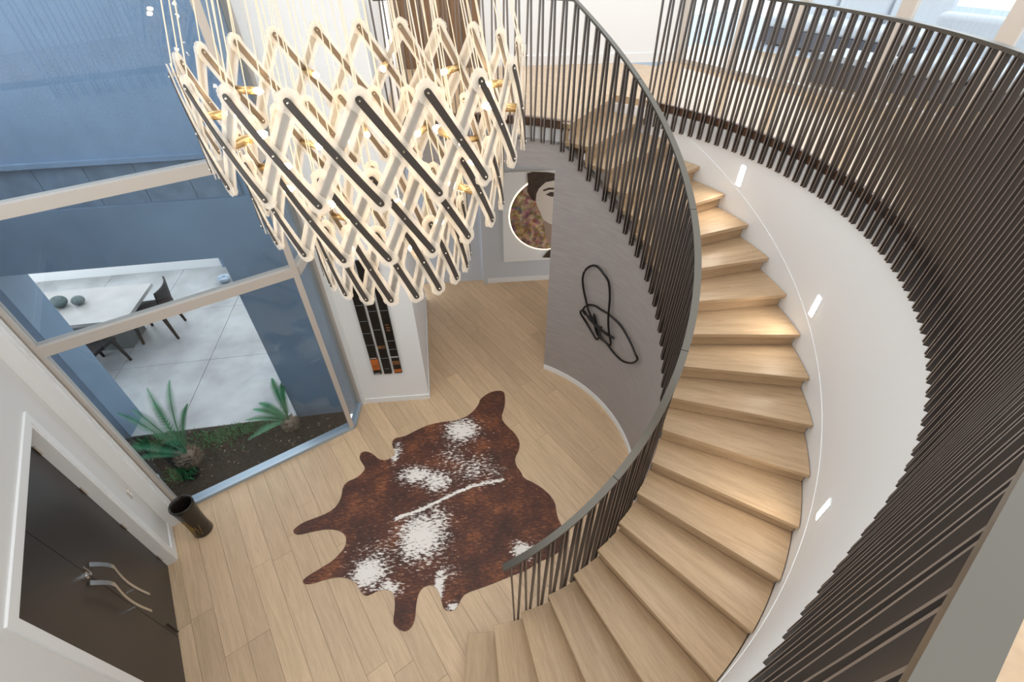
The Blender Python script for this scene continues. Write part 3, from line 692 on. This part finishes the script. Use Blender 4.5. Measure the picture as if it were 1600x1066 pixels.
def hide_mat():
    m, t, b = nt('cowhide'); N = t.nodes.new; L = t.links.new
    at = N('ShaderNodeAttribute'); at.attribute_name = 'hide'
    tc = N('ShaderNodeTexCoord'); mp = N('ShaderNodeMapping'); mp.inputs['Rotation'].default_value = (0, 0, math.radians(-35)); mp.inputs['Scale'].default_value = (1, 2.6, 1)
    L(tc.outputs['Object'], mp.inputs[0])
    n1 = N('ShaderNodeTexNoise'); n1.inputs['Scale'].default_value = 17; n1.inputs['Detail'].default_value = 8; n1.inputs['Roughness'].default_value = .72
    n2 = N('ShaderNodeTexNoise'); n2.inputs['Scale'].default_value = 3.2; n2.inputs['Detail'].default_value = 5
    L(mp.outputs[0], n1.inputs['Vector']); L(tc.outputs['Object'], n2.inputs['Vector'])
    r1 = N('ShaderNodeValToRGB'); e = r1.color_ramp.elements; e[0].position = .34; e[1].position = .68
    e[0].color = (.022, .008, .005, 1); e[1].color = (.33, .105, .032, 1); k = r1.color_ramp.elements.new(.52); k.color = (.090, .025, .010, 1)
    ad = N('ShaderNodeMath'); ad.operation = 'MULTIPLY_ADD'; ad.inputs[1].default_value = .62; L(n1.outputs['Fac'], ad.inputs[0])
    sc = N('ShaderNodeMath'); sc.operation = 'MULTIPLY'; sc.inputs[1].default_value = .40; L(n2.outputs['Fac'], sc.inputs[0]); L(sc.outputs[0], ad.inputs[2]); L(ad.outputs[0], r1.inputs[0])
    # white hair where the mask plus clumpy noise is high
    a2 = N('ShaderNodeMath'); a2.operation = 'MULTIPLY_ADD'; a2.inputs[1].default_value = 3.4; a2.inputs[2].default_value = -1.72; L(n1.outputs['Fac'], a2.inputs[0])
    a3 = N('ShaderNodeMath'); a3.operation = 'ADD'; L(a2.outputs[0], a3.inputs[0]); L(at.outputs['Fac'], a3.inputs[1])
    r2 = N('ShaderNodeValToRGB'); r2.color_ramp.elements[0].position = .50; r2.color_ramp.elements[1].position = .80; L(a3.outputs[0], r2.inputs[0])
    mx = N('ShaderNodeMix'); mx.data_type = 'RGBA'; mx.inputs['B'].default_value = (.84, .78, .72, 1)
    L(r2.outputs[0], mx.inputs['Factor']); L(r1.outputs[0], mx.inputs['A']); L(mx.outputs['Result'], b.inputs['Base Color'])
    b.inputs['Roughness'].default_value = .6; b.inputs['Sheen Weight'].default_value = .15
    bp = N('ShaderNodeBump'); bp.inputs['Strength'].default_value = .35; bp.inputs['Distance'].default_value = .008; L(n1.outputs['Fac'], bp.inputs['Height']); L(bp.outputs[0], b.inputs['Normal'])
    return m
me.materials.append(hide_mat())
rug = put('cowhide_rug', me); tag(rug, 'brown and white cowhide rug spread on the oak floor', 'rug')

# ------------------------------------------------------------------ wire sculpture on the grey wall
SCZ = [(465,655),(461,560),(462,470),(463,350),(455,250),(430,190),(392,152),(350,145),(315,165),(297,210),(292,280),(308,360),(335,430),(366,505),(392,575),(398,600),(385,612),(350,575),(310,505),(284,448),(282,430),(298,440),(340,488),(400,545),(450,585),(488,608),(450,580),(395,535),(335,480),(303,445),(300,415),(325,397),(370,402),(420,425),(460,455),(530,530),(600,630),(636,705),(638,745),(605,768),(555,752),(495,705),(440,645),(395,590),(375,530),(360,455),(385,540),(425,610)]
SCP = [(840+x*.2439, 380+y*.2439) for x, y in SCZ]
pts = []
for i, q in enumerate(SCP):
    th, z = oncyl(q, RI-.05); pts.append(cyl(th, RI-.045-.03*math.sin(i*.9)**2, z))
def catmull(P, n=5, closed=True):
    o = []; k = len(P)
    for i in range(k):
        a, b, c, d = P[(i-1) % k], P[i], P[(i+1) % k], P[(i+2) % k]
        for j in range(n):
            t = j/n; o.append(.5*((2*b)+(c-a)*t+(2*a-5*b+4*c-d)*t*t+(3*b-a-3*c+d)*t**3))
    return o
sc_ = MB().tube(catmull(pts), .014, 8, closed=True).build('wall_sculpture', M['black'], smooth=True); tag(sc_, 'black looping wire sculpture on the curved grey wall', 'sculpture')
th0s, z0s = oncyl((840+395*.2439, 380+545*.2439), RI-.05)
MB().tube([cyl(th0s, RI-.05, z0s)-sc_.location, cyl(th0s, RI, z0s)-sc_.location], .008, 8).build('fixing', M['black'], sc_)

# ------------------------------------------------------------------ three art panels on the white wall
def art_strip(px0, px1, lab, acc):
    a = onplane(px0, P0, EP); b = onplane(px1, P0, EP); w_ = abs((b-a)[:2] @ EP)
    zb = .60; zt = 2.42; c = (a+b)/2
    t = tag(empty('art_panel', (c[0]-.02*NP[0], c[1]-.02*NP[1], zb)), lab, 'art panel', 'three narrow art panels on the white wall'); t.rotation_euler = (0, 0, math.atan2(EP[1], EP[0]))
    MB().box((0, 0, (zt-zb)/2), (w_, .03, zt-zb)).build('panel', M['black'], t)
    for (z, hh, wf, m) in acc: MB().box((0, -.0165, z), (w_*wf, .004, hh)).build('inlay', M[m], t)
    return t
M['orange'] = mat('burnt_orange', (.48, .12, .02), .4, var=.5, vscale=9); M['brown'] = mat('umber', (.16, .07, .025), .4, var=.5, vscale=15); M['line'] = mat('grey_line', (.25, .27, .3), .4)
rows = lambda zs: [(z, .004, .9, 'line') for z in zs]
art_strip((585, 583), (597, 582), 'leftmost narrow black art panel with an orange block near its foot', [(.19, .20, .96, 'orange'), (.31, .014, .8, 'stone'), (.55, .004, .9, 'line'), (.75, .004, .95, 'line'), (.02, .015, .7, 'stone')]+rows((.95, 1.2, 1.5)))
art_strip((601, 581.5), (613, 581), 'middle narrow black art panel with a brown bar', [(.50, .05, .96, 'brown'), (.1, .003, .6, 'line')]+rows((.3, .8, 1.1, 1.4)))
art_strip((617, 580.5), (628.5, 580), 'rightmost narrow black art panel with brown blocks at its foot', [(.05, .06, .96, 'orange'), (.2, .07, .96, 'brown'), (.31, .02, .96, 'stone')]+[(.78+.045*k, .02, .5, 'brown') for k in range(3)]+rows((.45, .6, 1.1)))

# ------------------------------------------------------------------ portrait with a lit round collage
def artp(x, z, off=0.): q = A0+x*EA-off*NA; return Vector((q[0], q[1], z))
xl = float((onplane((787, 408), A0, EA)[:2]-A0) @ EA)
por = tag(empty('portrait', artp(xl, .48)), 'large white portrait canvas with a glowing round collage on the corridor wall', 'picture'); por.rotation_euler = (0, 0, math.atan2(EA[1], EA[0]))
PWD, PH = 1.55, 1.71
MB().box((PWD/2, -.027, PH/2), (PWD, .046, PH)).build('canvas', M['canvas'], por)
cx, cz, CRD = .80, .92, .70
def disc(pts, y, name, m, th=.004):
    n = len(pts); mb = MB(); mb.add([(a, -y, c) for a, c in pts]+[(a, -y-th, c) for a, c in pts], [tuple(range(n)), tuple(range(2*n-1, n-1, -1))]+[(i, (i+1) % n, n+(i+1) % n, n+i) for i in range(n)])
    return mb.build(name, m, por)
circ = [(cx+CRD*math.cos(a), cz+CRD*math.sin(a)) for a in np.linspace(0, 2*PI, 49)[:-1]]
def collage():
    m, t, b = nt('collage'); N = t.nodes.new; L = t.links.new; tc = N('ShaderNodeTexCoord')
    v = N('ShaderNodeTexVoronoi'); v.inputs['Scale'].default_value = 16; n = N('ShaderNodeTexNoise'); n.inputs['Scale'].default_value = 11; n.inputs['Detail'].default_value = 6
    L(tc.outputs['Object'], v.inputs['Vector']); L(tc.outputs['Object'], n.inputs['Vector'])
    r = N('ShaderNodeValToRGB'); e = r.color_ramp.elements; e[0].position = .3; e[0].color = (.05, .03, .02, 1); e[1].position = .7; e[1].color = (.62, .42, .25, 1); k = e.new(.5); k.color = (.30, .15, .06, 1)
    L(n.outputs['Fac'], r.inputs[0]); mx = N('ShaderNodeMix'); mx.data_type = 'RGBA'; mx.inputs['Factor'].default_value = .12
    L(r.outputs[0], mx.inputs['A']); L(v.outputs['Color'], mx.inputs['B']); L(mx.outputs['Result'], b.inputs['Base Color']); return m
disc(circ, .052, 'halo', emit('halo_led', (1, .82, .55), 2.2), .003)
disc([(cx+(CRD-.018)*math.cos(a), cz+(CRD-.018)*math.sin(a)) for a in np.linspace(0, 2*PI, 49)[:-1]], .056, 'collage_disc', collage())
M['skin'] = mat('printed_skin', (.66, .58, .50), .6); M['hair'] = mat('printed_hair', (.05, .028, .016), .6, var=.5, vscale=12)
def zp(pts):
    o = []
    for (x, y) in pts:
        P = onplane((700+x*.2064, 240+y*.2064), A0-.06*NA, EA); o.append((float((P[:2]-A0) @ EA)-xl, P[2]-.48))
    return o
disc(zp([(690,260),(740,215),(830,195),(900,200),(900,560),(830,550),(770,530),(720,500),(690,430),(665,370),(670,300)]), .062, 'face', M['skin'], .003)
disc(zp([(600,150),(640,138),(760,142),(900,165),(900,205),(820,200),(740,215),(690,260),(670,300),(660,360),(635,350),(620,320),(600,290),(605,220)]), .066, 'hair', M['hair'], .003)
disc(zp([(720,500),(770,530),(830,552),(830,690),(760,690),(735,600)]), .060, 'neck', mat('printed_shade', (.36, .25, .19), .6), .003)
disc(zp([(715,785),(760,735),(800,700),(880,690),(880,790)]), .067, 'collar', M['hair'], .003)
disc(zp([(720,275),(760,258),(815,258),(850,262),(815,270),(765,272),(722,285)]), .067, 'eyebrow', M['hair'], .003)
disc(zp([(740,310),(775,290),(815,292),(840,305),(815,322),(780,325)]), .067, 'eye', M['hair'], .003)

# ------------------------------------------------------------------ chandelier
CX, CY = -.732, 2.65
chn = tag(empty('chandelier', (CX, CY, 4.4)), 'large three tier chandelier of frosted acrylic lattice with dark strips and lit bulbs', 'chandelier')
Z0 = 4.4; NC = 20
TIERS = [(.80, 4.818, 4.424, 13.34), (.680, 4.475, 4.085, 11.6), (.455, 4.093, 3.677, 4.9)]
def link_meshes(R, zt, zb, sgn):
    # sgn +1: falls towards increasing angle seen from outside (dark strip on the outer face); -1: the other way (strip inside)
    cell = 2*PI/NC; Hh = zt-zb; L = math.hypot(R*cell, Hh)
    rad = R+.007*sgn
    ta, tz = R*cell/L*sgn, -Hh/L          # unit tangent along the link: (tangential, vertical)
    na, nz = -tz, ta                      # across
    def P(s, v, rr_):
        a = (s*ta+v*na)/R; bow = .012*math.sin(PI*max(0, min(1, s/L)))
        r = rr_-bow*0
        return Vector((r*math.cos(a), r*math.sin(a), zt-Z0+s*tz+v*nz))
    prof = [(-.044, .016), (-.040, .024), (-.034, .026), (-.030, .033), (-.016, .035), (-.010, .040), (.010, .040), (.018, .035), (.030, .034)]
    st = [(s, w_) for s, w_ in prof]+[(s, .033-.002*math.sin(PI*(s-.05)/(L-.1))) for s in np.linspace(.05, L-.05, 9)]+[(L-s, w_) for s, w_ in prof[::-1]]
    a = MB(); secs = [[P(s, -w_*1.1, rad-.003), P(s, w_*1.1, rad-.003), P(s, w_*1.1, rad+.003), P(s, -w_*1.1, rad+.003)] for s, w_ in st]
    a.sweep(secs); ma = a.mesh('lattice_link', M['acr'])
    b = MB(); ro = rad+sgn*.0055
    sp_ = [(-.016, .006), (-.011, .012), (0, .0150)]+[(s, .0150) for s in np.linspace(.03, L-.03, 9)]+[(L, .0150), (L+.011, .012), (L+.016, .006)]
    b.sweep([[P(s, -w_, ro-.002), P(s, w_, ro-.002), P(s, w_, ro+.002), P(s, -w_, ro+.002)] for s, w_ in sp_])
    for s in (0, L/2, L):
        c = P(s, 0, ro+sgn*.002); n = Vector((c.x, c.y, 0)).normalized()*sgn
        b.tube([c, c+n*.004], [.0052, .003], 8, 1)
    return ma, b.mesh('metal_strip', [M['strip' if sgn > 0 else 'strip2'], M['rivet']])  # inner strips in a lighter bronze, bulb light painted into their colour
rb = random.Random(5)
holder_me = MB().tube([(-.015, 0, 0), (-.135, 0, 0)], .020, 14).mesh('lamp_holder', M['brass'], True)
bl = MB()
prof = [(.004, -.135), (.012, -.140), (.017, -.152), (.018, -.165), (.012, -.182), (.003, -.192)]
secs = [[Vector((x, r*math.cos(2*PI*j/12), r*math.sin(2*PI*j/12))) for j in range(12)] for r, x in prof]; bl.sweep(secs)
bulb_me = bl.mesh('bulb', M['bulb'], True)
lamps = [(0, 0), (0, 2), (0, 4), (0, 6), (0, 8), (0, 10), (0, 12), (0, 14), (0, 16), (0, 18), (1, 1), (1, 3), (1, 5), (1, 7), (1, 9), (1, 11), (1, 13), (1, 15), (1, 17), (1, 19), (2, 0), (2, 4), (2, 8), (2, 12), (2, 16)]
for ti, (R, zt, zb, ph) in enumerate(TIERS):
    for sgn in (1, -1):
        ma, ms = link_meshes(R, zt, zb, sgn)
        for i in range(NC):
            mw = Matrix.Rotation(math.radians(ph)+2*PI*i/NC, 4, 'Z')
            o = put('lattice_link', ma, chn, mw=mw); put('metal_strip', ms, o)
    for (tt, i) in lamps:
        if tt != ti: continue
        a = math.radians(ph)+2*PI*(i+.5)/NC
        mw = Matrix.Rotation(a, 4, 'Z') @ Matrix.Translation((R, 0, (zt+zb)/2-Z0))
        hd = put('lamp_holder', holder_me, chn, mw=mw); put('bulb', bulb_me, hd)
    for i in range(NC):
        a = math.radians(ph)+2*PI*i/NC; a2 = a
        rc = .30+.12*(2-ti)/2
        MB().tube([(R*math.cos(a), R*math.sin(a), zt-Z0), (rc*math.cos(a2), rc*math.sin(a2), 6.30-Z0)], .0028, 5).build('cable', M['cable'], chn)
MB().lathe([(.50, 6.30-Z0), (.50, 6.36-Z0)], n=40).build('ceiling_rose', M['trim'], chn)
cl = MB().prism([(CX-.8, CY-2.2), (CX+.8, CY-2.2), (CX+.8, CY+2.2), (CX-.8, CY+2.2)], 6.36, 6.6); tag(cl.build('ceiling', M['white']), 'white ceiling bulkhead carrying the chandelier', 'ceiling', kind='structure')
